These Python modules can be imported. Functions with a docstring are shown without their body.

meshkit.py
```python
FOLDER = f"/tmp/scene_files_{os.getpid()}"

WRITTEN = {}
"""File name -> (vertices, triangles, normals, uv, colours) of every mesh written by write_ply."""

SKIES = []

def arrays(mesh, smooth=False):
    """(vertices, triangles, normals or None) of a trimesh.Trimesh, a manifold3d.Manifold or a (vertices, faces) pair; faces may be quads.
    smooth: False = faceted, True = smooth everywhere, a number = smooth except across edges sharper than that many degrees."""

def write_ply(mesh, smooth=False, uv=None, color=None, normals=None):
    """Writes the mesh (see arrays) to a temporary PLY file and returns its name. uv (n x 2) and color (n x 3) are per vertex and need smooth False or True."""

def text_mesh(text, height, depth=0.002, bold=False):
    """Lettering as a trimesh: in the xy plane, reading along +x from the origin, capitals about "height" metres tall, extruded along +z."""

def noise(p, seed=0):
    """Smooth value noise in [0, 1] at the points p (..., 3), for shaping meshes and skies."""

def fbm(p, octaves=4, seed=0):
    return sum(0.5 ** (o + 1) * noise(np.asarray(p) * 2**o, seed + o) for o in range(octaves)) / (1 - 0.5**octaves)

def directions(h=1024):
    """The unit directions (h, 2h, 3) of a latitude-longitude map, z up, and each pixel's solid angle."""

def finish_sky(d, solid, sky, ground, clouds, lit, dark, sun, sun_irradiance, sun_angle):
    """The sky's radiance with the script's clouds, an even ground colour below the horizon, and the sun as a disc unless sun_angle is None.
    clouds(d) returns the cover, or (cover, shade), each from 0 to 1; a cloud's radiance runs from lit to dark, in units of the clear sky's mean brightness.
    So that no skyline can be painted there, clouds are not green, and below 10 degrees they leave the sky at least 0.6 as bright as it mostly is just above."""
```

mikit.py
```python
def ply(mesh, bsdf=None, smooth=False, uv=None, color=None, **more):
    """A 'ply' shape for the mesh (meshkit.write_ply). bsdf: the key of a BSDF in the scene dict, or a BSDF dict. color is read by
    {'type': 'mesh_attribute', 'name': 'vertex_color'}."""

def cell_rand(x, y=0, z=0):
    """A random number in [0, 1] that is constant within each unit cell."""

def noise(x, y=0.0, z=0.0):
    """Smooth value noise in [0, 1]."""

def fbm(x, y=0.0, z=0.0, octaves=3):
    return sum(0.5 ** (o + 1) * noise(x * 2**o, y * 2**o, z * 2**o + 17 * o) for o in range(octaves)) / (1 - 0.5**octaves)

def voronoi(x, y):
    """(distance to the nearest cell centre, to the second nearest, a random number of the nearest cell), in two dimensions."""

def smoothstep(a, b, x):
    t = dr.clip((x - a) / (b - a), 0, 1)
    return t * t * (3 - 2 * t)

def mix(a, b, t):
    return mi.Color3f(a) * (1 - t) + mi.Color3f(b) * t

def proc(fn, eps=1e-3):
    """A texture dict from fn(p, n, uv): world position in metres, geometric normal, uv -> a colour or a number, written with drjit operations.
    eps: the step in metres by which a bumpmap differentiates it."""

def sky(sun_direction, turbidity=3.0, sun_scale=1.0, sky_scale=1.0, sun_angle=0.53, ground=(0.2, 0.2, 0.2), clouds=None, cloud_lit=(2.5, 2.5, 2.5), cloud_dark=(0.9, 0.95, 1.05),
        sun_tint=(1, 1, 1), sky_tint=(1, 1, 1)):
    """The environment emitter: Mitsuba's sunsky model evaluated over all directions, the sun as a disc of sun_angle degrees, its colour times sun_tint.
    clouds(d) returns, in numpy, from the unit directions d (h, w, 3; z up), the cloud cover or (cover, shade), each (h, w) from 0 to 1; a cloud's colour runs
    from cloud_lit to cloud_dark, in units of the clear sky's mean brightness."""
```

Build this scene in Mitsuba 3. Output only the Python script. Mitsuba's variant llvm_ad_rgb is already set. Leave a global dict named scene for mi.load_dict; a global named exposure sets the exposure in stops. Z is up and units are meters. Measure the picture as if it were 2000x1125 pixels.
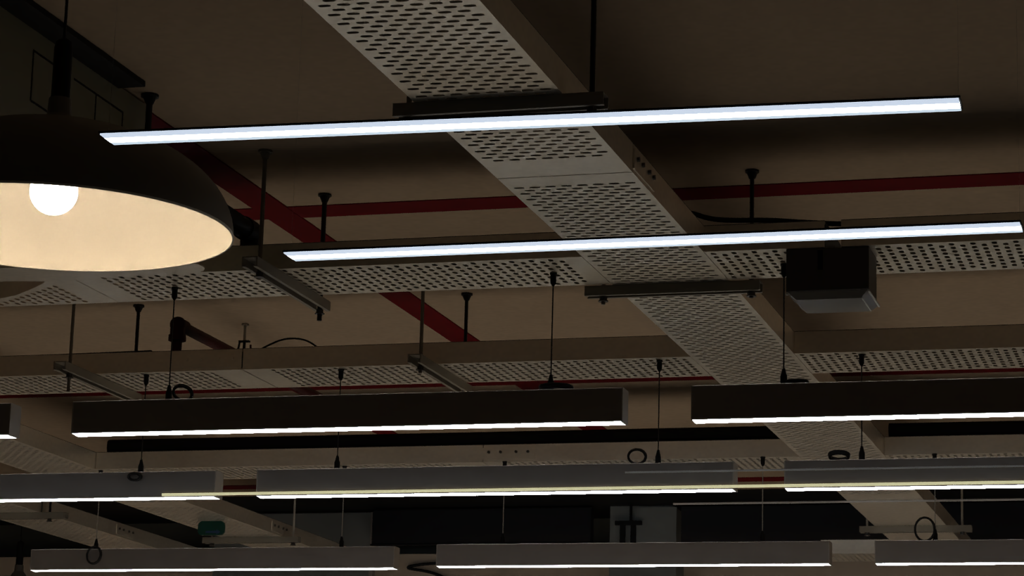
import math, random
import numpy as np, trimesh
import mitsuba as mi
import mikit, meshkit
from shapely.geometry import Polygon, Point, box as sbox
from shapely import affinity
from shapely.ops import unary_union

scene = {'type': 'scene'}
labels = {}
T = mi.ScalarTransform4f

# ------------------------------------------------------------------ camera, exposure
EYE = 1.60                       # height of the eye; heights below are given above the eye
YAW, PITCH, ROLL, FOCAL = 0.2859588766, 0.2225324392, 0.0277798219, 5046.6093   # focal length in pixels of a 2000 px wide frame
_f = np.array([-math.sin(YAW) * math.cos(PITCH), math.cos(YAW) * math.cos(PITCH), math.sin(PITCH)])
_r = np.array([math.cos(YAW), math.sin(YAW), 0.0])
_u = np.cross(_r, _f)
_up = -math.sin(ROLL) * _r + math.cos(ROLL) * _u
scene['camera'] = {'type': 'perspective', 'fov_axis': 'x', 'fov': math.degrees(2 * math.atan(1000 / FOCAL)),
                   'near_clip': 0.05, 'far_clip': 100.0,
                   'to_world': T().look_at(origin=[0, 0, EYE], target=[float(_f[0]), float(_f[1]), float(EYE + _f[2])], up=[float(x) for x in _up])}
exposure = 1.8
LED = (14.0, 15.8, 17.4)          # radiance of the linear light diffusers
LED_REFLECTED = (0.9, 1.0, 1.06)      # glow of the two lights reflected in the window, built as bars
LED_REFLECTED_EDGE = (0.165, 0.19, 0.225)  # dimmer edge bands of the reflected lights
BULB = (10.9, 8.7, 6.25)

# heights above the eye
HT, HC, HL = 1.474, 1.765, 1.083      # tray bottoms, ceiling, light diffusers
TRAY_W, TRAY_S = 0.302, 0.064

# ------------------------------------------------------------------ materials
def two(d):
    return {'type': 'twosided', 'bsdf': d}

def pbr(rgb, rough=0.6, spec=0.3, metal=0.0, **k):
    col = rgb if isinstance(rgb, dict) else {'type': 'rgb', 'value': list(rgb)}
    return two({'type': 'principled', 'base_color': col, 'roughness': rough, 'specular': spec, 'metallic': metal, **k})

def ceiling_col(p, n, uv):
    a = mikit.fbm(p.x * 1.3, p.y * 1.3, 0.0, 3)
    b = mikit.fbm(p.x * 60, p.y * 60, 3.0, 2)
    return mikit.mix((0.41, 0.31, 0.215), (0.48, 0.365, 0.26), a) * (0.94 + 0.12 * b)

def tray_col(p, n, uv):
    a = mikit.fbm(p.x * 4, p.y * 4, p.z * 4, 3)
    b = mikit.fbm(p.x * 90, p.y * 90, p.z * 90, 2)
    return mikit.mix((0.80, 0.73, 0.61), (0.89, 0.82, 0.69), a) * (0.93 + 0.14 * b)

def red_col(p, n, uv):
    a = mikit.fbm(p.x * 9, p.y * 9, 0.0, 3)
    return mikit.mix((0.105, 0.003, 0.005), (0.145, 0.005, 0.008), a)

def floor_col(p, n, uv):
    gx, gy = p.x / 0.6, p.y / 0.6
    r = mikit.cell_rand(dr_floor(gx), dr_floor(gy))
    return mikit.mix((0.48, 0.385, 0.295), (0.56, 0.45, 0.345), r)

import drjit as dr
def dr_floor(x):
    return dr.floor(x)

def duct_col(p, n, uv):
    a = mikit.fbm(p.x * 3, p.y * 3, p.z * 3, 3)
    return mikit.mix((0.20, 0.19, 0.13), (0.27, 0.25, 0.18), a)

MATS = {
    'm_ceiling': two({'type': 'diffuse', 'reflectance': mikit.proc(ceiling_col)}),
    'm_stripe': pbr(mikit.proc(red_col), 0.6, 0.05),
    'm_tray': pbr(mikit.proc(tray_col), 0.34, 0.5, 0.7),
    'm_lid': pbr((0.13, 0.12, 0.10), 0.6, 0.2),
    'm_floor': pbr(mikit.proc(floor_col), 0.7, 0.3),
    'm_floor_near_dark': pbr((0.05, 0.045, 0.04), 0.6, 0.3),
    'm_liner': pbr((0.40, 0.34, 0.26), 0.7, 0.2),
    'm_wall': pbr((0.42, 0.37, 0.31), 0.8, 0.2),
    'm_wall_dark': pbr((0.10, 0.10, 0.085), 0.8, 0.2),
    'm_pier': pbr((0.22, 0.225, 0.21), 0.7, 0.2),
    'm_black': pbr((0.008, 0.008, 0.008), 0.6, 0.2),
    'm_black_gloss': pbr((0.022, 0.023, 0.026), 0.15, 0.4),
    'm_housing': pbr((0.25, 0.212, 0.182), 0.45, 0.3),
    'm_cap': pbr((0.36, 0.31, 0.26), 0.5, 0.3),
    'm_strut': pbr((0.27, 0.24, 0.19), 0.5, 0.3),
    'm_rod': pbr((0.16, 0.14, 0.11), 0.5, 0.5),
    'm_rod_black': pbr((0.012, 0.011, 0.010), 0.5, 0.3),
    'm_bolt': pbr((0.05, 0.045, 0.04), 0.4, 0.5),
    'm_wire': pbr((0.03, 0.028, 0.025), 0.4, 0.5),
    'm_wire_pale': pbr((0.45, 0.42, 0.36), 0.4, 0.5),
    'm_cable': pbr((0.012, 0.012, 0.012), 0.5, 0.3),
    'm_duct': pbr(mikit.proc(duct_col), 0.7, 0.3),
    'm_pipe': pbr((0.045, 0.004, 0.004), 0.5, 0.2),
    'm_dome': pbr((0.19, 0.17, 0.14), 0.45, 0.35),
    'm_dome_in': two({'type': 'diffuse', 'reflectance': {'type': 'rgb', 'value': [0.80, 0.76, 0.68]}}),
    'm_reflected_yellow': pbr((0.80, 0.76, 0.48), 0.5, 0.3),
    'm_reflected_grey': pbr((0.62, 0.60, 0.58), 0.5, 0.3),
    'm_lens': pbr((0.22, 0.20, 0.17), 0.35, 0.2),
    'm_board': pbr((0.64, 0.50, 0.37), 0.7, 0.2),
    'm_fixture': pbr((0.09, 0.082, 0.07), 0.5, 0.3),
    'm_lens_edge': pbr((0.85, 0.84, 0.8), 0.3, 0.5),
    'm_sign': pbr((0.008, 0.06, 0.042), 0.3, 0.4),
    'm_sign_mark': pbr((0.35, 0.55, 0.42), 0.4, 0.3),
    'm_blue': pbr((0.03, 0.06, 0.14), 0.5, 0.3),
    'm_light': two({'type': 'diffuse', 'reflectance': {'type': 'rgb', 'value': [0.8, 0.8, 0.8]}}),
}
for k, v in MATS.items():
    scene[k] = v

# ------------------------------------------------------------------ helpers
def numbered(name, parent=None):
    base = (parent + '__' if parent else '') + name
    used = lambda k: k in scene or any(q.startswith(k + '__') for q in scene) or k in labels
    if not used(base):
        return base
    i = 1
    while used(f'{base}_{i:03d}'):
        i += 1
    return f'{base}_{i:03d}'

def cat(*m):
    return trimesh.util.concatenate([x for x in m if x is not None])

def bx(x0, x1, y0, y1, z0, z1):
    m = trimesh.creation.box([x1 - x0, y1 - y0, z1 - z0])
    m.apply_translation([(x0 + x1) / 2, (y0 + y1) / 2, (z0 + z1) / 2])
    return m

def rounded_poly(w, h, r, n=4):
    return sbox(-w / 2 + r, -h / 2 + r, w / 2 - r, h / 2 - r).buffer(r, quad_segs=n)

def prism(poly, d):
    return cat(*[trimesh.creation.extrude_polygon(g, d, engine='earcut') for g in getattr(poly, 'geoms', [poly])])

def bevel_box(x0, x1, y0, y1, z0, z1, r=0.003):
    """A box with the edges along x and the ends softly rounded in section (y, z)."""
    m = prism(rounded_poly(y1 - y0, z1 - z0, r, 3), x1 - x0)          # section in xy, along z
    m.apply_transform(np.array([[0, 0, 1, x0], [1, 0, 0, (y0 + y1) / 2], [0, 1, 0, (z0 + z1) / 2], [0, 0, 0, 1.0]]))
    return m

def cyl(p0, p1, r, n=14, r1=None):
    p0, p1 = np.asarray(p0, float), np.asarray(p1, float)
    L = np.linalg.norm(p1 - p0)
    r1 = r if r1 is None else r1
    m = trimesh.creation.revolve(np.array([[0, 0], [r, 0], [r1, L], [0, L]]), sections=n)
    m.apply_transform(trimesh.geometry.align_vectors([0, 0, 1], (p1 - p0) / L))
    m.apply_translation(p0)
    return m

def lathe(profile, n=32):
    return trimesh.creation.revolve(np.asarray(profile, float), sections=n)

def tube(pts, r, n=8, closed=False):
    p = np.asarray(pts, float)
    t = np.roll(p, -1, 0) - np.roll(p, 1, 0) if closed else np.gradient(p, axis=0)
    t /= np.linalg.norm(t, axis=1, keepdims=True) + 1e-12
    ref = np.array([0.13, 0.31, 0.94])
    a = np.cross(t, ref); a /= np.linalg.norm(a, axis=1, keepdims=True)
    b = np.cross(t, a)
    ang = np.arange(n) * 2 * np.pi / n
    v = (p[:, None] + r * (np.cos(ang)[None, :, None] * a[:, None] + np.sin(ang)[None, :, None] * b[:, None])).reshape(-1, 3)
    f = []
    N = len(p)
    for i in range(N if closed else N - 1):
        i2 = (i + 1) % N
        for j in range(n):
            j2 = (j + 1) % n
            f += [[i * n + j, i2 * n + j, i2 * n + j2], [i * n + j, i2 * n + j2, i * n + j2]]
    if not closed:
        c0, c1 = len(v), len(v) + 1
        v = np.vstack([v, p[:1], p[-1:]])
        for j in range(n):
            j2 = (j + 1) % n
            f += [[c0, j, j2], [c1, (N - 1) * n + j2, (N - 1) * n + j]]
    m = trimesh.Trimesh(v, np.array(f), process=False)
    m.fix_normals()
    return m

def spline(ctrl, n=24):
    from scipy.interpolate import CubicSpline
    c = np.asarray(ctrl, float)
    return CubicSpline(np.arange(len(c)), c)(np.linspace(0, len(c) - 1, n))

def put(name, mesh, mat, parent=None, smooth=35, emit=None, yaw=None):
    """ONE entry of the scene. Heights of the mesh are above the eye."""
    mesh = mesh.copy()
    if yaw:
        c, a = yaw
        mesh.apply_transform(trimesh.transformations.rotation_matrix(a, [0, 0, 1], [c[0], c[1], 0]))
    mesh.apply_translation([0, 0, EYE])
    key = numbered(name, parent)
    d = mikit.ply(mesh, mat, smooth=smooth)
    if emit is not None:
        d['emitter'] = {'type': 'area', 'radiance': {'type': 'rgb', 'value': list(emit)}}
    scene[key] = d
    return key

GROUPS = {'linear_light': 'dark linear lights hanging in rows', 'reflected_light_bar': 'reflected white lights built as bars', 'cable_tray': 'perforated cable trays under the ceiling',
          'tray_hanger': 'strut hangers under the cable trays', 'pendant_lamp': 'dome pendant lamps', 'reflected_line': 'reflected thin lines by the middle row of lights, built as bars', 'screen': 'black screens at the back',
          'ceiling_box': 'blue ceiling boxes', 'cable_bundle': 'cable bundles on the third cross tray', 'tray_cable': 'single cables on the trays', 'fire_pipe': 'fire pipes with elbows'}

def thing(name, label, category, group=None):
    key = numbered(name)
    labels[key] = {'label': label, 'category': category}
    group = group or GROUPS.get(name)
    if group:
        labels[key]['group'] = group
    return key

def struct(name, mesh, mat, parent=None, label=None, smooth=35):
    key = put(name, mesh, mat, parent, smooth)
    labels[key] = {}
    if parent is None:
        labels[key]['kind'] = 'structure'
    if label:
        labels[key]['label'] = label
    if not labels[key]:
        del labels[key]
    return key

# ------------------------------------------------------------------ the room
X0, X1, Y0, Y1 = -9.0, 4.5, -1.5, 13.0
struct('floor', bx(X0, X1, 6.6, Y1, -EYE - 0.1, -EYE), 'm_floor', label='pale brown tiled floor')
struct('floor_near_dark', bx(X0, X1, Y0, 6.6, -EYE - 0.1, -EYE), 'm_floor_near_dark', label='unseen near floor, darkened to dim the tray sides')  # unseen dark half, put in to keep bounce light off the tray sides
ceil = struct('ceiling', bx(X0, X1, Y0, 11.72, HC, HC + 0.2), 'm_ceiling', label='beige painted concrete ceiling')
struct('ceiling_rear', bx(X0, X1, 11.72, Y1, HC + 0.05, HC + 0.25), 'm_black', label='black painted rear strip of the ceiling')
struct('wall_left', bx(X0 - 0.1, X0, Y0, Y1, -EYE, HC), 'm_wall')
struct('wall_right', bx(X1, X1 + 0.1, Y0, Y1, -EYE, HC), 'm_wall')
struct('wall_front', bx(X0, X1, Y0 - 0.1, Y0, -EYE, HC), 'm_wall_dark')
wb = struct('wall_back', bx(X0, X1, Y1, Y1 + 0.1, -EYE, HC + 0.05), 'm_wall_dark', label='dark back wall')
# red painted bands on the ceiling
SZ = 0.0025
for (a0, a1, c, w) in ((-8.0, 4.4, 6.47, 0.118), (-8.0, 4.4, 8.985, 0.105), (-8.0, 4.4, 11.42, 0.115)):
    k = put('stripe', bx(a0, a1, c - w / 2, c + w / 2, HC - SZ, HC + 0.001), 'm_stripe', ceil, smooth=False)
    labels[k] = {'label': 'red painted band across the ceiling'}
for (c, w, y0) in ((-2.583, 0.098, 5.44), (-3.47, 0.085, 8.7)):
    k = put('stripe', bx(c - w / 2, c + w / 2, y0, 11.70, HC - SZ * 1.6, HC + 0.001), 'm_stripe', ceil, smooth=False)
    labels[k] = {'label': 'red painted band running to the back'}

# ------------------------------------------------------------------ perforated cable trays
PITCH_U, PITCH_V, SLOT_L, SLOT_W = 0.050, 0.036, 0.0245, 0.0124
SHEET = 0.0015

def slot(u, v):
    r = SLOT_W / 2
    a = np.linspace(0, np.pi, 5)
    top = [(u + r * math.cos(t), v + (SLOT_L / 2 - r) + r * math.sin(t)) for t in a]
    bot = [(u - r * math.cos(t), v - (SLOT_L / 2 - r) - r * math.sin(t)) for t in a]
    return top + bot

def pitch_tile(w):
    holes = [slot(0.0125, PITCH_V * (k - 3.5)) for k in range(8)] + [slot(0.0375, PITCH_V * (k - 3)) for k in range(7)]
    return prism(Polygon([(0, -w / 2), (PITCH_U, -w / 2), (PITCH_U, w / 2), (0, w / 2)], holes), SHEET)

TILE = pitch_tile(TRAY_W)
TILE = trimesh.Trimesh(TILE.vertices, [f for f in TILE.faces if not (np.ptp(TILE.vertices[f][:, 0]) < 1e-9 and abs(TILE.vertices[f][0, 0] - 0.025) > 0.0249)], process=False)

def side_profile(s):
    """C-shaped side of the tray in (v, z), s = +1 or -1 the side it stands on; folded inwards at the top, hemmed at the bottom."""
    t = 0.0018
    pts = [(0, 0), (0, TRAY_S), (-0.012, TRAY_S), (-0.012, TRAY_S - 0.006), (-0.012 + t, TRAY_S - 0.006), (-0.012 + t, TRAY_S - t), (-t, TRAY_S - t), (-t, t), (-0.014, t), (-0.014, 0)]
    pts = [(s * (TRAY_W / 2 + x), z) for x, z in pts]
    return Polygon(pts)

def frame(axis, a0, c):
    if axis == 'x':
        return np.array([[1, 0, 0, a0], [0, 1, 0, c], [0, 0, 1, HT], [0, 0, 0, 1.0]])
    return np.array([[0, -1, 0, c], [1, 0, 0, a0], [0, 0, 1, HT], [0, 0, 0, 1.0]])

def tray(axis, a0, a1, c, label, ends=(0.08, 0.08), couplers=(), perforated=True, liner=False, bolt='m_bolt', group=None):
    t = thing('cable_tray', label, 'cable tray', group)
    M = frame(axis, a0, c)
    L = a1 - a0
    if perforated:
        n = int((L - ends[0] - ends[1]) / PITCH_U)
        u0 = ends[0]
        V, Fc = TILE.vertices, TILE.faces
        v = np.vstack([V + [u0 + PITCH_U * i, 0, 0] for i in range(n)])
        f = np.vstack([Fc + len(V) * i for i in range(n)])
        parts = [trimesh.Trimesh(v, f, process=False)]
        if u0 > 0.001:
            parts.append(bx(0, u0, -TRAY_W / 2, TRAY_W / 2, 0, SHEET))
        u1 = u0 + n * PITCH_U
        if L - u1 > 0.001:
            parts.append(bx(u1, L, -TRAY_W / 2, TRAY_W / 2, 0, SHEET))
        m = cat(*parts)
    else:
        m = bx(0, L, -TRAY_W / 2, TRAY_W / 2, 0, SHEET)
    m.apply_transform(M)
    k = put('bottom', m, 'm_tray', t, smooth=False)
    labels[k] = {'label': 'bottom sheet punched with rows of slots' if perforated else 'plain bottom sheet'}
    for s in (-1, 1):
        m = prism(side_profile(s), L)                                   # (v, z, u)
        m.apply_transform(M @ np.array([[0, 0, 1, 0], [1, 0, 0, 0], [0, 1, 0, 0], [0, 0, 0, 1.0]]))
        sd = put('side', m, 'm_tray', t, smooth=False)
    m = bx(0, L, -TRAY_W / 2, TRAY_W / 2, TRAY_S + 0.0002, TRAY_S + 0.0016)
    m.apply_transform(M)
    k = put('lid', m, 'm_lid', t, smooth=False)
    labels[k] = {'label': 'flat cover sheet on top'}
    if liner:
        m = bx(0.01, L - 0.01, -0.135, 0.075, 0.016, 0.022)
        m.apply_transform(M)
        k = put('liner', m, 'm_liner', t, smooth=False)
        labels[k] = {'label': 'beige liner seen through the slots'}
    for (u, s) in couplers:                                             # splice plate with bolts on the outer face of a side
        y = s * (TRAY_W / 2)
        m = prism(rounded_poly(0.20, 0.046, 0.004, 2), 0.003)
        R = np.array([[1, 0, 0, u - a0], [0, 0, s, y], [0, 1, 0, TRAY_S / 2], [0, 0, 0, 1.0]])
        m.apply_transform(M @ R)
        m.fix_normals()
        cp = put('coupler', m, 'm_tray', t)
        labels[cp] = {'label': 'bolted splice plate on the side'}
        for q in (-0.075, -0.03, 0.03, 0.075):
            a = M @ np.array([u - a0 + q, y + s * 0.003, TRAY_S / 2 + 0.004, 1])
            b = M @ np.array([u - a0 + q, y + s * 0.009, TRAY_S / 2 + 0.004, 1])
            put('bolt', cyl(a[:3], b[:3], 0.0055, 6), bolt, cp)
    return t

BX, LX, LLX = -1.420, -4.460, -5.250          # centres of the trays that run to the back
G = 0.0015
B0, B1 = BX - TRAY_W / 2 - G, BX + TRAY_W / 2 + G
tray('y', 2.2, 5.206, BX, 'near end of the long perforated tray, reaching the top of the picture', couplers=(), liner=True)
tray('y', 5.210, 7.80, BX, 'perforated beige tray behind the two reflected light bars, crossing the first cross tray', ends=(0.07, 0.06), couplers=((5.313, -1),))
tray('y', 7.804, 10.10, BX, 'far perforated beige tray between the second and third cross trays', ends=(0.06, 0.1))
tray('y', 10.104, 11.80, BX, 'plain unpunched end of the long tray, lowest and farthest right', perforated=False)
Y1c, Y2c, Y3c = 6.095, 7.350, 9.180
tray('x', -2.94, B0, Y1c, 'nearest cross tray, below the crossing of the red bands', ends=(0.07, 0.006))
tray('x', B1, -0.975, Y1c, 'short piece of cross tray left of the dark emergency light', ends=(0.006, 0.03))
tray('x', -0.935, 1.6, Y1c, 'nearest cross tray right of the dark emergency light', ends=(0.045, 0.08))
tray('x', -5.2, -2.97, Y2c, 'second cross tray at the left edge, under the red pipe elbow', ends=(0.08, 0.09), couplers=((-3.074, -1),), bolt='m_tray')
tray('x', -2.966, B0, Y2c, 'second cross tray in the middle, left of the long tray', ends=(0.08, 0.006), couplers=())
tray('x', B1, 1.6, Y2c, 'second cross tray at the right, behind the emergency light', ends=(0.006, 0.08))
tray('x', LX + 0.153, -2.75, Y3c, 'third cross tray at the left, behind the top of a dark light housing', ends=(0.03, 0.09))
tray('x', -2.746, B0, Y3c, 'third cross tray in the middle, peeping over a dark light housing', ends=(0.08, 0.006), couplers=((-2.65, -1),))
tray('x', B1, 2.0, Y3c, 'third cross tray at the right with white edge between slots', ends=(0.006, 0.08))
tray('x', -1.955, B0 + 0.302, 11.97, 'farthest cross tray, seen in a gap of the lowest row of lights', ends=(0.03, 0.03))
tray('y', 7.52, 10.0, LX, 'left tray running to the back, under the lit light end at the left edge', ends=(0.05, 0.06))
tray('y', 10.004, 12.3, LX, 'left tray beyond the small green sign', ends=(0.06, 0.06), couplers=((11.0, -1),))
tray('y', 8.4, 10.17, LLX, 'far left tray, part at the left edge before its joint', ends=(0.05, 0.04))
tray('y', 10.19, 12.3, LLX, 'far left tray, part right of its joint', ends=(0.04, 0.06), couplers=((11.05, -1),))

# curved fitting at the left end of the nearest cross tray
t = thing('tray_bend', 'curved plain-edged tray fitting right under the big lamp at the left edge', 'cable tray')
curve = [(-3.02, 5.965), (-3.043, 5.996), (-3.111, 6.059), (-3.187, 6.121), (-3.247, 6.150), (-3.36, 6.18), (-3.5, 6.19)]
poly = Polygon([(-2.942, 5.944), (-2.942, 6.246)] + [(-3.5, 6.246)] + curve[::-1] + [(-3.02, 5.944)])
holes = []
for i in range(14):
    for kx in (0, 1):
        for q in range(8 - kx):
            c = (-3.03 - 0.05 * i - 0.025 * kx, Y1c + PITCH_V * (q - 3.5 + 0.5 * kx))
            h = Polygon(slot(*c))
            if poly.buffer(-0.012).contains(h):
                holes.append(h)
m = prism(poly.difference(unary_union(holes)), SHEET); m.apply_translation([0, 0, HT])
put('bottom', m, 'm_tray', t, smooth=False)
wall = Polygon(curve + [(x + 0.0015, y + 0.002) for x, y in curve[::-1]])
m = prism(wall.buffer(0), TRAY_S); m.apply_translation([0, 0, HT])
put('curved_side', m, 'm_tray', t)
m = bx(-3.5, -2.942, 6.2445, 6.2465, HT, HT + TRAY_S)
put('side', m, 'm_tray', t, smooth=False)
plate = Polygon([(-3.55, 5.80), (-2.60, 5.80)] + [(-2.60 + 0.06 * math.sin(a), 5.868 - 0.068 * math.cos(a)) for a in np.linspace(0.2, 3.0, 9)] + [(-2.85, 5.939), (-2.90, 5.945), (-2.947, 5.965), (-3.02, 5.962), (-3.10, 5.946), (-3.55, 5.935)])
m = prism(plate, 0.003); m.apply_translation([0, 0, HT - 0.004])
put('cover_plate', m, 'm_tray', t)

# black conduit lying along the third cross tray, cables on the others
k = thing('cable_bundle', 'long black bundle of cables on the third cross tray, left of the long tray', 'cables')
put('sheath', bevel_box(-4.28, B0 - 0.01, 9.06, 9.30, HT + 0.0665, HT + 0.122, 0.02), 'm_black', k)
k = thing('cable_bundle', 'black bundle of cables lying on the third cross tray at the right', 'cables')
put('sheath', bevel_box(B1 + 0.01, 2.0, 9.06, 9.30, HT + 0.0665, HT + 0.122, 0.02), 'm_black', k)
k = thing('tray_cable', 'black cable sagging along the top of the second cross tray at the left edge', 'cable')
put('sheath', tube(spline([(-5.1, 7.40, HT + 0.075), (-4.3, 7.30, HT + 0.078), (-3.9, 7.28, HT + 0.0745), (-3.5, 7.27, HT + 0.0745), (-3.3, 7.26, HT + 0.0745)], 30), 0.008), 'm_cable', k)
put('clip', bx(-3.43, -3.38, 7.36, 7.40, HT + 0.0665, HT + 0.080), 'm_black', k)
put('clip', bx(-3.56, -3.51, 7.36, 7.40, HT + 0.0665, HT + 0.080), 'm_black', k)
k = thing('tray_cable', 'thick black cable leaving the long tray onto the nearest cross tray at the right', 'cable')
put('sheath', tube(spline([(-1.40, 6.09, HT + 0.075), (-1.345, 6.1, HT + 0.138), (-1.30, 6.1, HT + 0.127), (-1.23, 6.1, HT + 0.116), (-1.14, 6.1, HT + 0.112), (-1.02, 6.1, HT + 0.10), (-0.7, 6.1, HT + 0.085), (0.3, 6.1, HT + 0.085)], 48), 0.0065), 'm_cable', k)
k = thing('tray_cable', 'thin arched cable rising above the second cross tray right of the pipe hanger', 'cable')
put('sheath', tube(spline([(-3.03, 7.35, HT + 0.07), (-2.986, 7.35, HT + 0.086), (-2.93, 7.35, HT + 0.112), (-2.885, 7.35, HT + 0.124), (-2.84, 7.35, HT + 0.122), (-2.80, 7.35, HT + 0.106), (-2.765, 7.35, HT + 0.078), (-2.76, 7.35, HT + 0.070)], 36), 0.0028), 'm_cable', k)

# ------------------------------------------------------------------ hangers: strut channel under a tray on two threaded rods
def anchor(x, y, r=0.018):
    return cat(cyl((x, y, HC - 0.006), (x, y, HC), r, 16), cyl((x, y, HC - 0.022), (x, y, HC - 0.006), r * 0.45, 16, r * 0.8))

def hanger(axis, a0, a1, c, rods, label, mat_rod='m_rod', w=0.041, h=0.026, top=HT - 0.0005):
    t = thing('tray_hanger', label, 'hanger')
    L = a1 - a0
    th = 0.003
    sect = Polygon([(-w / 2, h), (w / 2, h), (w / 2, 0), (w / 2 - 0.010, 0), (w / 2 - 0.010, th), (w / 2 - th, th), (w / 2 - th, h - th), (-w / 2 + th, h - th), (-w / 2 + th, th), (-w / 2 + 0.010, th), (-w / 2 + 0.010, 0), (-w / 2, 0)])
    m = prism(sect, L)                                                   # (v, z, u)
    M = np.array([[1, 0, 0, a0], [0, 1, 0, c], [0, 0, 1, top - h], [0, 0, 0, 1.0]]) if axis == 'x' else np.array([[0, -1, 0, c], [1, 0, 0, a0], [0, 0, 1, top - h], [0, 0, 0, 1.0]])
    m.apply_transform(M @ np.array([[0, 0, 1, 0], [1, 0, 0, 0], [0, 1, 0, 0], [0, 0, 0, 1.0]]))
    put('channel', m, 'm_strut', t, smooth=False)
    for (a, ztop, zbot, r, mt) in rods:
        x, y = (a, c) if axis == 'x' else (c, a)
        put('rod', cyl((x, y, top - h - zbot), (x, y, ztop), r, 12), mt, t)
        put('nut', cat(cyl((x, y, top - h - 0.010), (x, y, top - h), 0.010, 6), cyl((x, y, top - h - 0.0125), (x, y, top - h - 0.010), 0.013, 14)), 'm_bolt', t)
        if ztop > HC - 0.01:
            put('anchor', anchor(x, y), mt, t)
    return t

hanger('x', -1.615, -1.187, 4.645, ((-1.588, HT + 0.018, 0.004, 0.0055, 'm_rod'), (-1.215, HC, 0.004, 0.0055, 'm_rod_black')), 'dark strut under the long tray, just above the topmost reflected light bar')
hanger('x', -1.645, -1.190, 6.275, ((-1.60, HC, 0.020, 0.0055, 'm_rod'), (-1.215, HC, 0.016, 0.0055, 'm_rod_black')), 'dark strut under the long tray just behind the nearest cross tray')
hanger('x', -1.635, -1.165, 10.90, ((-1.605, HC, 0.014, 0.005, 'm_wire_pale'), (-1.205, HC, 0.010, 0.005, 'm_wire_pale')), 'pale strut under the plain far end of the long tray')
hanger('y', 5.80, 6.33, -2.385, ((5.868, HC, 0.012, 0.0055, 'm_rod'), (6.305, HC, 0.030, 0.0065, 'm_rod_black')), 'slotted strut under the nearest cross tray, right of the big lamp')
hanger('y', 7.04, 7.56, -2.362, ((7.10, HC, 0.020, 0.0055, 'm_rod'), (7.535, HC, 0.012, 0.0055, 'm_rod_black')), 'slotted strut under the middle of the second cross tray')
hanger('y', 6.99, 7.55, -3.475, ((7.06, HC, 0.055, 0.005, 'm_rod'), (7.53, HC, 0.010, 0.0055, 'm_rod_black')), 'slotted strut under the left part of the second cross tray')
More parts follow.
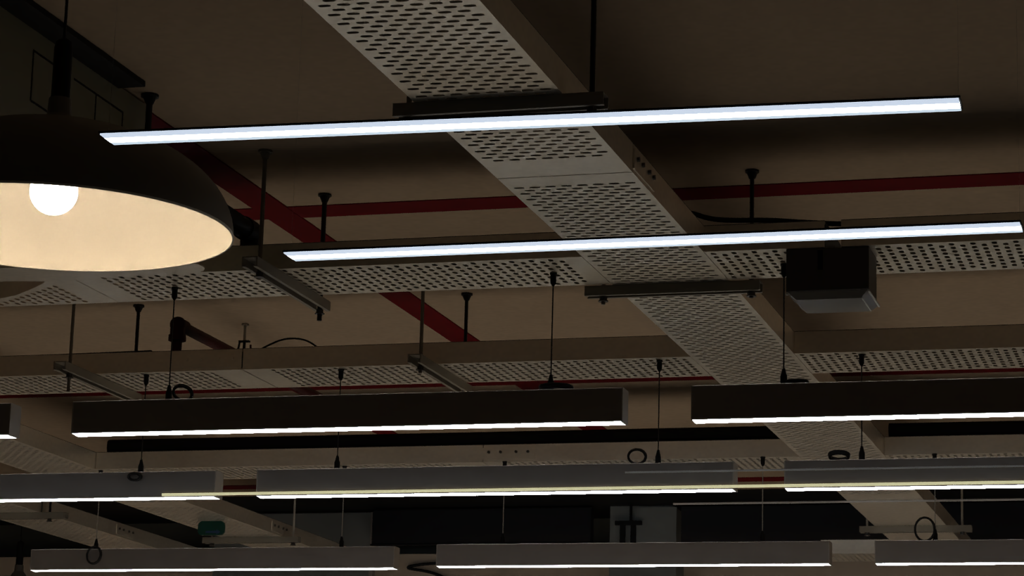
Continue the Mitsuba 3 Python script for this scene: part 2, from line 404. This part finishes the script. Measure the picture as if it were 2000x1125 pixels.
hanger('x', -4.70, -4.23, 11.05, ((-4.66, HC, 0.010, 0.005, 'm_wire_pale'), (-4.26, HC, 0.010, 0.005, 'm_wire_pale')), 'pale strut under the left tray behind the green sign')
hanger('x', -5.55, -4.98, 10.18, ((-5.5, HC, 0.010, 0.005, 'm_wire_pale'), (-5.06, HC, 0.010, 0.005, 'm_rod_black')), 'dark strut under the joint of the far left tray')
t = thing('ceiling_rod', 'thick black rod with a flared foot on the ceiling left of the red band', 'hanger')
put('rod', cyl((-2.479, 5.363, HT + 0.02), (-2.479, 5.363, HC), 0.0075, 14), 'm_rod_black', t)
put('anchor', anchor(-2.479, 5.363, 0.021), 'm_rod_black', t)
put('plate', bevel_box(-2.52, -2.44, 5.32, 5.40, HT + 0.012, HT + 0.024), 'm_rod_black', t)

# ------------------------------------------------------------------ suspended linear lights
HW, HH = 0.060, 0.088            # housing: width in y, height
INSET = 0.003

def coil_ring(c, r, tilt, turns, rr, squash=1.0, yawc=0.0):
    a = np.linspace(0, 2 * np.pi, 30, endpoint=False)
    out = []
    for i in range(turns):
        k = i - (turns - 1) / 2
        p = np.stack([r * np.cos(a), k * rr * 1.2 + 0 * a, squash * r * np.sin(a)], 1) * (1 + 0.04 * k)
        R = trimesh.transformations.rotation_matrix(tilt, [1, 0, 0]) @ trimesh.transformations.rotation_matrix(yawc, [0, 0, 1])
        out.append(tube(p @ R[:3, :3].T + np.asarray(c), rr, 8, closed=True))
    return cat(*out)

def linear_light(x0, x1, yc, wires, label, wire_top=HT, coils=(), hh=0.083, wire='m_wire', group=None):
    t = thing('linear_light', label, 'light', group)
    z0 = HL
    y0, y1 = yc - HW / 2, yc + HW / 2
    put('housing', bevel_box(x0 + 0.003, x1 - 0.003, y0, y1, z0 + 0.004, z0 + hh, 0.003), 'm_housing', t)
    for xa, xb in ((x0, x0 + 0.003), (x1 - 0.003, x1)):
        put('end_cap', bevel_box(xa, xb, y0 - 0.0005, y1 + 0.0005, z0 + 0.002, z0 + hh + 0.0005, 0.004), 'm_cap', t)
    w = HW / 2 - INSET                                                  # shallow bowed lens
    a = np.linspace(-1, 1, 11)
    sect = Polygon([(w, 0.006), (-w, 0.006)] + [(w * q, 0.0042 - 0.0042 * (1 - q * q)) for q in a])
    d = prism(sect, x1 - x0 - 0.008)
    d.apply_transform(np.array([[0, 0, 1, x0 + 0.004], [1, 0, 0, yc], [0, 1, 0, z0], [0, 0, 0, 1.0]]))
    k = put('diffuser', d, 'm_light', t, emit=LED)
    labels[k] = {'label': 'glowing white strip'}
    for x in wires:
        put('suspension_wire', cyl((x, yc, z0 + hh), (x, yc, wire_top), 0.0017, 8), wire, t)
        put('wire_grip', lathe([(0, 0), (0.0075, 0), (0.0085, 0.003), (0.0085, 0.022), (0.006, 0.03), (0.0035, 0.042), (0, 0.042)], 14).apply_translation([x, yc, z0 + hh]), 'm_black', t)
        put('wire_grip', lathe([(0, 0), (0.003, 0), (0.0075, 0.008), (0.0075, 0.028), (0.009, 0.03), (0.009, 0.0336), (0, 0.0336)], 14).apply_translation([x, yc, wire_top - 0.034]), 'm_black', t)
    for (c, r, tilt, turns, sq) in coils:
        put('cable_coil', coil_ring(c, r, tilt, turns, 0.0034, sq), 'm_cable', t)
    return t

ZT = HL + HH
Y3, Y4, Y5 = 6.100, 7.237, 9.017
# first full row
linear_light(-4.63, -3.150, Y3, (-4.4,), 'black linear light cut off at the left edge, only its lit end in view', hh=HH)
linear_light(-2.972, -1.494, Y3, (-2.715, -1.686), 'black linear light in the middle of the upper row, cable coil at its left', hh=HH,
             coils=(((-2.672, Y3 - 0.01, ZT + 0.018), 0.0255, 0.75, 2, 0.9), ((-1.672, Y3, ZT + 0.006), 0.040, 1.45, 3, 0.7)))
linear_light(-1.322, 0.155, Y3, (-1.100, -0.06), 'black linear light at the right of the upper row, below the emergency light', hh=HH,
             coils=(((-1.068, Y3, ZT + 0.006), 0.026, 1.5, 2, 0.7),))
# second full row
linear_light(-4.515, -3.038, Y4, (-4.25, -3.300), 'grey linear light at the left of the middle row, beneath the left tray',
             coils=(((-3.300, Y4 - HW / 2 - 0.012, ZT - 0.022), 0.020, 0.25, 3, 0.55),))
linear_light(-2.905, -1.443, Y4, (-2.660, -1.672), 'grey linear light in the centre of the middle row, cable loop above its right',
             coils=(((-1.735, Y4, ZT + 0.019), 0.026, 0.3, 2, 0.8),))
linear_light(-1.297, 0.175, Y4, (-1.080, -0.04), 'grey linear light at the right of the middle row, flat coil on top',
             coils=(((-1.145, Y4, ZT + 0.010), 0.028, 1.15, 3, 0.7),))
# third full row
linear_light(-4.558, -3.080, Y5 + 0.045, (-4.30, -3.30), 'brown linear light at the left of the lowest row, cable ring on its front', wire='m_wire_pale',
             coils=(((-4.288, Y5 + 0.045 - HW / 2 - 0.010, ZT - 0.030), 0.029, -0.1, 2, 1.15),))
linear_light(-2.903, -1.456, Y5, (-2.66, -1.70), 'brown linear light in the centre of the lowest row', wire='m_wire_pale')
linear_light(-1.297, 0.175, Y5, (-1.09, -0.04), 'brown linear light at the right of the lowest row, cable ring standing on top', wire='m_wire_pale',
             coils=(((-1.124, Y5 - 0.02, ZT + 0.034), 0.034, 0.05, 2, 1.2),))

# two lights reflected in the window glass, built as slim glowing bars
def reflected_bar(xc, yc, length, width, yaw, label):
    t = thing('reflected_light_bar', label, 'light')
    z0 = HL
    x0, x1, y0, y1 = xc - length / 2, xc + length / 2, yc - width / 2, yc + width / 2
    yw = ((xc, yc), yaw)
    put('body', bevel_box(x0, x1, y0 - 0.0008, y1 + 0.0008, z0 + 0.003, z0 + 0.0065, 0.0012), 'm_black', t, yaw=yw)
    w1, w2 = width * 0.30, width * 0.24
    put('diffuser', bx(x0 + 0.002, x1 - 0.002, y0 + w1, y1 - w2, z0, z0 + 0.0029), 'm_light', t, emit=LED_REFLECTED, smooth=False, yaw=yw)
    put('reflected_edge', bx(x0 + 0.002, x1 - 0.002, y0, y0 + w1, z0 + 0.0004, z0 + 0.0029), 'm_light', t, emit=LED_REFLECTED_EDGE, smooth=False, yaw=yw)
    put('reflected_edge', bx(x0 + 0.002, x1 - 0.002, y1 - w2, y1, z0 + 0.0004, z0 + 0.0029), 'm_light', t, emit=[0.95 * LED_REFLECTED_EDGE[0], LED_REFLECTED_EDGE[1], 0.97 * LED_REFLECTED_EDGE[2]], smooth=False, yaw=yw)
    for x in (x0 + 0.004, x1 - 0.004):
        put('suspension_wire', cyl((x, yc, z0 + 0.0065), (x, yc, HC), 0.00015, 6), 'm_wire_pale', t, yaw=yw)  # hairline wires added to hold up the reflected bars
    return t

reflected_bar(-1.038, 3.532, 1.301, 0.058, math.radians(2.75), 'topmost and brightest reflected white light, built as a bar, crossing over the big lamp')
reflected_bar(-1.027, 4.288, 1.318, 0.063, math.radians(0.25), 'second reflected white light, built as a bar, in front of the nearest cross tray')

# ------------------------------------------------------------------ pendant lamps
def pendant(cx, cy, z, R, s, label, lit=True, ceil_z=HC):
    t = thing('pendant_lamp', label, 'lamp')
    h = 0.205 * s
    def prof(r0, h0):
        a = np.linspace(0, math.pi / 2 - 0.12, 26)
        return [(r0 * math.cos(x) ** 0.92, h0 * math.sin(x)) for x in a]
    po, pi_ = prof(R, h), prof(R - 0.0025, h - 0.0025)
    at = lambda m: m.apply_translation([cx, cy, z])
    cap_r = po[-1][0]
    put('shade', at(lathe(po + [(0, po[-1][1])], 96)), 'm_dome', t, smooth=True)
    k = put('shade_lining', at(lathe(pi_ + [(0, pi_[-1][1])], 96)), 'm_dome_in', t, smooth=True)
    labels[k] = {'label': 'cream inside of the shade'}
    put('shade_rim', at(lathe([(R - 0.0026, 0.0), (R - 0.0026, -0.002), (R + 0.0006, -0.002), (R + 0.0006, 0.002)], 96)), 'm_dome_in', t)
    put('cap', at(lathe([(0.046 * s, h * 0.96), (0.036 * s, h + 0.012 * s), (0.024 * s, h + 0.026 * s), (0.022 * s, h + 0.060 * s), (0, h + 0.060 * s)], 40)), 'm_dome', t)
    put('socket', at(lathe([(0, h + 0.058 * s), (0.0185 * s, h + 0.058 * s), (0.0185 * s, h + 0.165 * s), (0.015 * s, h + 0.178 * s), (0.004, h + 0.186 * s), (0, h + 0.186 * s)], 32)), 'm_black', t)
    put('cord', cyl((cx, cy, z + h + 0.18 * s), (cx, cy, ceil_z), 0.0030, 10), 'm_cable', t)
    put('ceiling_rose', lathe([(0, 0), (0.05, 0), (0.05, -0.012), (0.03, -0.028), (0, -0.028)], 28).apply_translation([cx, cy, ceil_z]), 'm_black', t)
    b = trimesh.creation.icosphere(4, 0.047 * s)
    b.apply_translation([cx, cy, z + 0.076 * s])
    put('bulb', b, 'm_light', t, smooth=True, emit=BULB)
    put('bulb_neck', cyl((cx, cy, z + 0.118 * s), (cx, cy, z + h * 0.93), 0.018 * s, 18), 'm_cap', t)
    return t

pendant(-2.246, 4.443, 1.20, 0.3543, 1.0, 'big dark dome pendant lamp with cream inside and glowing bulb')
pendant(-6.005, 11.78, 1.185, 0.34, 0.97, 'far dark pendant lamp in the bottom left corner, mostly out of view', ceil_z=HC + 0.05)

# ------------------------------------------------------------------ air duct with an access panel, upper left
t = thing('air_duct', 'dark olive box duct with black panel outlines behind the lamp cord', 'duct')
DX = -2.512
m = bevel_box(0, 3.5, -0.6, 0.6, 0, 0.27, 0.004)
m.apply_transform(np.array([[0, -1, 0, DX - 0.6], [1, 0, 0, 5.428 - 3.5], [0, 0, 1, 1.490], [0, 0, 0, 1.0]]))
put('casing', m, 'm_duct', t)
put('shade_strip', bx(DX - 0.002, DX + 0.067, 1.93, 5.26, HC - 0.014, HC - 0.001), 'm_black', t, smooth=False)  # black strip put in for the shade where the duct meets the ceiling
def seam(y0, z0, y1, z1, w=0.0045):
    d = np.array([y1 - y0, z1 - z0]); L = np.linalg.norm(d); n = np.array([-d[1], d[0]]) / L * w / 2
    q = [(y0 + n[0], z0 + n[1]), (y1 + n[0], z1 + n[1]), (y1 - n[0], z1 - n[1]), (y0 - n[0], z0 - n[1])]
    m = prism(Polygon(q), 0.0012)                                        # (y, z, x)
    m.apply_transform(np.array([[0, 0, 1, DX], [1, 0, 0, 0], [0, 1, 0, 0], [0, 0, 0, 1.0]]))
    m.fix_normals()
    return m
for q in ((4.826, 1.705, 4.960, 1.704), (4.828, 1.705, 4.830, 1.593), (4.831, 1.593, 4.93, 1.592), (5.03, 1.703, 5.292, 1.702), (5.145, 1.702, 5.146, 1.61), (5.290, 1.702, 5.291, 1.64)):
    put('panel_seam', seam(*q), 'm_black', t, smooth=False)

# ------------------------------------------------------------------ red fire pipes
t = thing('fire_pipe', 'dark red pipe with an elbow dropping into the second cross tray', 'pipe')
ex, ey, ez = -3.236, 7.31, 1.646
put('run', cyl((ex, ey + 0.01, ez), (ex, 8.6, ez), 0.0175, 20), 'm_pipe', t)
put('elbow', cat(trimesh.creation.icosphere(3, 0.0255).apply_translation([ex, ey, ez]), cyl((ex, ey, ez), (ex, ey + 0.05, ez), 0.0235, 20), cyl((ex, ey, ez - 0.048), (ex, ey, ez), 0.0235, 20), cyl((ex, ey, ez - 0.052), (ex, ey, ez - 0.034), 0.0275, 20)), 'm_pipe', t)
put('drop', cyl((ex, ey, HT + 0.067), (ex, ey, ez), 0.0155, 20), 'm_pipe', t)
t = thing('fire_pipe', 'black pipe end beside the big lamp, above the nearest cross tray', 'pipe')
ex, ey, ez = -2.507, 6.09, 1.612
put('run', cyl((ex, 5.44, ez + 0.002), (ex, ey, ez), 0.027, 20), 'm_black', t)
put('elbow', cat(trimesh.creation.icosphere(3, 0.031).apply_translation([ex, ey, ez]), cyl((ex, ey - 0.05, ez), (ex, ey, ez), 0.031, 20)), 'm_black', t)
put('drop', cyl((ex, ey, HT + 0.067), (ex, ey, ez), 0.025, 20), 'm_black', t)
t = thing('pipe_hanger', 'small clevis hanger holding the red pipe above the second cross tray', 'hanger')
hx, hy = -3.236, 7.86
hz = 1.646
put('rod', cyl((hx, hy, hz + 0.060), (hx, hy, HC), 0.0045, 10), 'm_strut', t)
put('rose', cyl((hx, hy, HC - 0.006), (hx, hy, HC), 0.012, 14), 'm_strut', t)
put('yoke', cat(bx(hx - 0.018, hx + 0.018, hy - 0.008, hy + 0.008, hz + 0.056, hz + 0.061), bx(hx - 0.0035, hx + 0.0035, hy - 0.004, hy + 0.004, hz + 0.012, hz + 0.058)), 'm_black', t)
put('leg', cyl((hx - 0.0275, hy, hz), (hx - 0.0165, hy, hz + 0.059), 0.0035, 8), 'm_black', t)
put('leg', cyl((hx + 0.0275, hy, hz), (hx + 0.0225, hy, hz + 0.046), 0.0035, 8), 'm_pipe', t)
a = np.linspace(math.pi, 2 * math.pi, 18)
put('ring', tube(np.stack([hx + 0.0275 * np.cos(a), hy + 0 * a, hz + 0.0225 * np.sin(a)], 1), 0.0035), 'm_black', t)

# ------------------------------------------------------------------ emergency light under the nearest cross tray
t = thing('emergency_light', 'dark box light with a clear lens, hanging under the nearest cross tray at the right', 'light')
ex0, ex1, ey0, ey1 = -1.068, -0.870, 5.950, 6.075
put('case', bevel_box(ex0, ex1, ey0, ey1, 1.369, HT - 0.0005, 0.004), 'm_fixture', t)
put('seam', bx(-0.992, -0.980, ey0 - 0.0012, ey0 + 0.002, 1.42, 1.468), 'm_black', t, smooth=False)
L0 = np.array([(ex0 + 0.004, ey0 + 0.004), (ex1 - 0.004, ey0 + 0.004), (ex1 - 0.004, ey1 + 0.06), (ex0 + 0.004, ey1 + 0.06)])
L1 = np.array([(ex0 + 0.022, ey0 + 0.018), (ex1 - 0.022, ey0 + 0.018), (ex1 - 0.022, ey1 + 0.045), (ex0 + 0.022, ey1 + 0.045)])
lens = trimesh.convex.convex_hull(np.vstack([np.c_[L0, np.full(4, 1.3685)], np.c_[L1, np.full(4, 1.352)]]))
k = put('lens', lens, 'm_lens', t, smooth=False)
labels[k] = {'label': 'pale bevelled lens underneath'}
put('lens_frame', cyl((ex1 - 0.002, ey0 + 0.004, 1.367), (ex1 - 0.002, ey1 + 0.058, 1.367), 0.0028, 8), 'm_lens_edge', t)
put('lens_frame', cyl((ex1 - 0.020, ey0 + 0.020, 1.3535), (ex1 - 0.020, ey1 + 0.045, 1.3535), 0.0016, 8), 'm_lens_edge', t)
put('corner_screw', trimesh.creation.icosphere(2, 0.004).apply_translation([ex0 + 0.002, ey0 + 0.002, 1.364]), 'm_lens_edge', t)

# ------------------------------------------------------------------ thin lines reflected by the glass, built as bars along the lights
t = thing('reflected_line', 'pale yellow reflected line along the fronts of the middle row of lights', 'reflection')
put('bar', bevel_box(-3.209, 0.175, Y4 - HW / 2 - 0.0075, Y4 - HW / 2 - 0.0006, 1.0890, 1.0975, 0.002), 'm_reflected_yellow', t, emit=(0.13, 0.124, 0.072))  # glows in place of a yellow strip reflected in the glass
t = thing('reflected_line', 'upper grey reflected line, high on the fronts of the middle row of lights', 'reflection')
put('bar', bevel_box(-1.762, 0.175, Y4 - HW / 2 - 0.0055, Y4 - HW / 2 - 0.0006, 1.136, 1.1415, 0.0015), 'm_reflected_grey', t)  # solid bar standing in for a grey line reflected in the glass
t = thing('reflected_line', 'lower grey reflected line under the middle row of lights, below the plain tray end', 'reflection')
put('bar', bevel_box(-2.275, -0.3, 10.125, 10.133, HT - 0.0085, HT - 0.0005, 0.002), 'm_reflected_grey', t)  # second grey glass line, also built solid

# ------------------------------------------------------------------ back of the room
YB = 12.5
t = thing('pillar', 'grey pillar at the back, right of the black screen', 'pillar')
put('shaft', bevel_box(-0.16, 0.16, -0.14, 0.14, 0, 3.42, 0.01).apply_transform(np.array([[0, 0, 0, 0], [0, 0, 0, 0], [0, 0, 0, 0], [0, 0, 0, 1.0]]) + np.array([[1, 0, 0, -2.985], [0, 1, 0, YB + 0.2], [0, 0, 1, -EYE], [0, 0, 0, 0]])), 'm_pier', t)
put('plate', bx(-3.005, -2.80, YB + 0.045, YB + 0.06, 1.2, HC + 0.04), 'm_pier', t)
t = thing('wall_bracket', 'black forked bracket on the grey pillar at the back', 'bracket')
put('stem', bx(-3.085, -3.06, YB + 0.025, YB + 0.045, 1.55, 1.72), 'm_black', t, smooth=False)
put('stem', bx(-3.03, -3.005, YB + 0.025, YB + 0.045, 1.55, 1.72), 'm_black', t, smooth=False)
put('arm', bx(-3.11, -2.975, YB + 0.020, YB + 0.045, 1.715, 1.735), 'm_black', t, smooth=False)
put('pin', cyl((-3.03, YB + 0.03, 1.73), (-3.03, YB + 0.03, HC + 0.05), 0.007, 10), 'm_black', t)
t = thing('screen', 'wide black screen at the back, left of the grey pillar', 'screen')
put('panel', bevel_box(-4.395, -3.235, YB + 0.02, YB + 0.08, 1.628, HC + 0.04, 0.004), 'm_black_gloss', t)
put('frame', bevel_box(-4.40, -3.23, YB + 0.01, YB + 0.03, 1.620, 1.628, 0.002), 'm_black', t)
t = thing('screen', 'wide black screen at the back behind the plain end of the long tray', 'screen')
put('panel', bevel_box(-2.77, 0.6, YB + 0.02, YB + 0.08, 1.55, HC + 0.04, 0.004), 'm_black_gloss', t)
put('frame', bevel_box(-2.775, 0.605, YB + 0.01, YB + 0.03, 1.540, 1.550, 0.002), 'm_black', t)
t = thing('wall_panel', 'grey-green board on the back wall, left of the black screen', 'panel')
put('board', bevel_box(-5.3, -4.43, YB + 0.10, YB + 0.13, 1.4, HC + 0.04, 0.004), 'm_pier', t)
put('edge', bevel_box(-4.43, -4.41, YB + 0.09, YB + 0.13, 1.4, HC + 0.04, 0.004), 'm_cap', t)
t = thing('back_board', 'beige board low on the back wall, behind the lowest row of lights', 'panel')
put('board', bevel_box(-8.6, 2.5, YB + 0.36, YB + 0.40, 0.0, 1.62, 0.004), 'm_board', t)
t = thing('loose_cable', 'black cable looping over the beige board at the back', 'cable')
put('sheath', tube(spline([(-4.040, YB + 0.345, 1.565), (-4.140, YB + 0.345, 1.567), (-4.240, YB + 0.345, 1.56), (-4.300, YB + 0.345, 1.548), (-4.280, YB + 0.345, 1.538), (-4.200, YB + 0.345, 1.525), (-4.120, YB + 0.345, 1.50), (-4.040, YB + 0.345, 1.46)], 40), 0.008), 'm_cable', t)

# small green sign on a thin wire
t = thing('hanging_sign', 'small dark green hanging sign under the left tray', 'sign')
m = prism(rounded_poly(0.125, 0.062, 0.02, 6), 0.012)
m.apply_transform(np.array([[1, 0, 0, -4.431], [0, 0, -1, 10.5], [0, 1, 0, 1.441], [0, 0, 0, 1.0]])); m.fix_normals()
put('board', m, 'm_sign', t)
m = prism(unary_union([sbox(-0.03, -0.006, 0.02, 0.004), Polygon([(0.02, -0.014), (0.04, -0.001), (0.02, 0.012)])]), 0.001)
m.apply_transform(np.array([[1, 0, 0, -4.425], [0, 0, -1, 10.488], [0, 1, 0, 1.425], [0, 0, 0, 1.0]])); m.fix_normals()
put('arrow', m, 'm_blue', t, smooth=False)
put('wire', cyl((-4.431, 10.494, 1.47), (-4.431, 10.494, HT), 0.002, 8), 'm_wire_pale', t)

# blue boxes on the ceiling behind the first full row
for x0, x1, lab in ((-2.855, -2.805, 'left one of two small blue ceiling boxes behind the upper row of lights'), (-2.745, -2.665, 'right one of two small blue ceiling boxes behind the upper row of lights')):
    t = thing('ceiling_box', lab, 'box')
    put('body', bevel_box(x0, x1, 10.12, 10.2, HC - 0.04, HC, 0.004), 'm_blue', t)
    put('lid', bevel_box(x0 - 0.003, x1 + 0.003, 10.115, 10.205, HC - 0.044, HC - 0.04, 0.001), 'm_black', t)
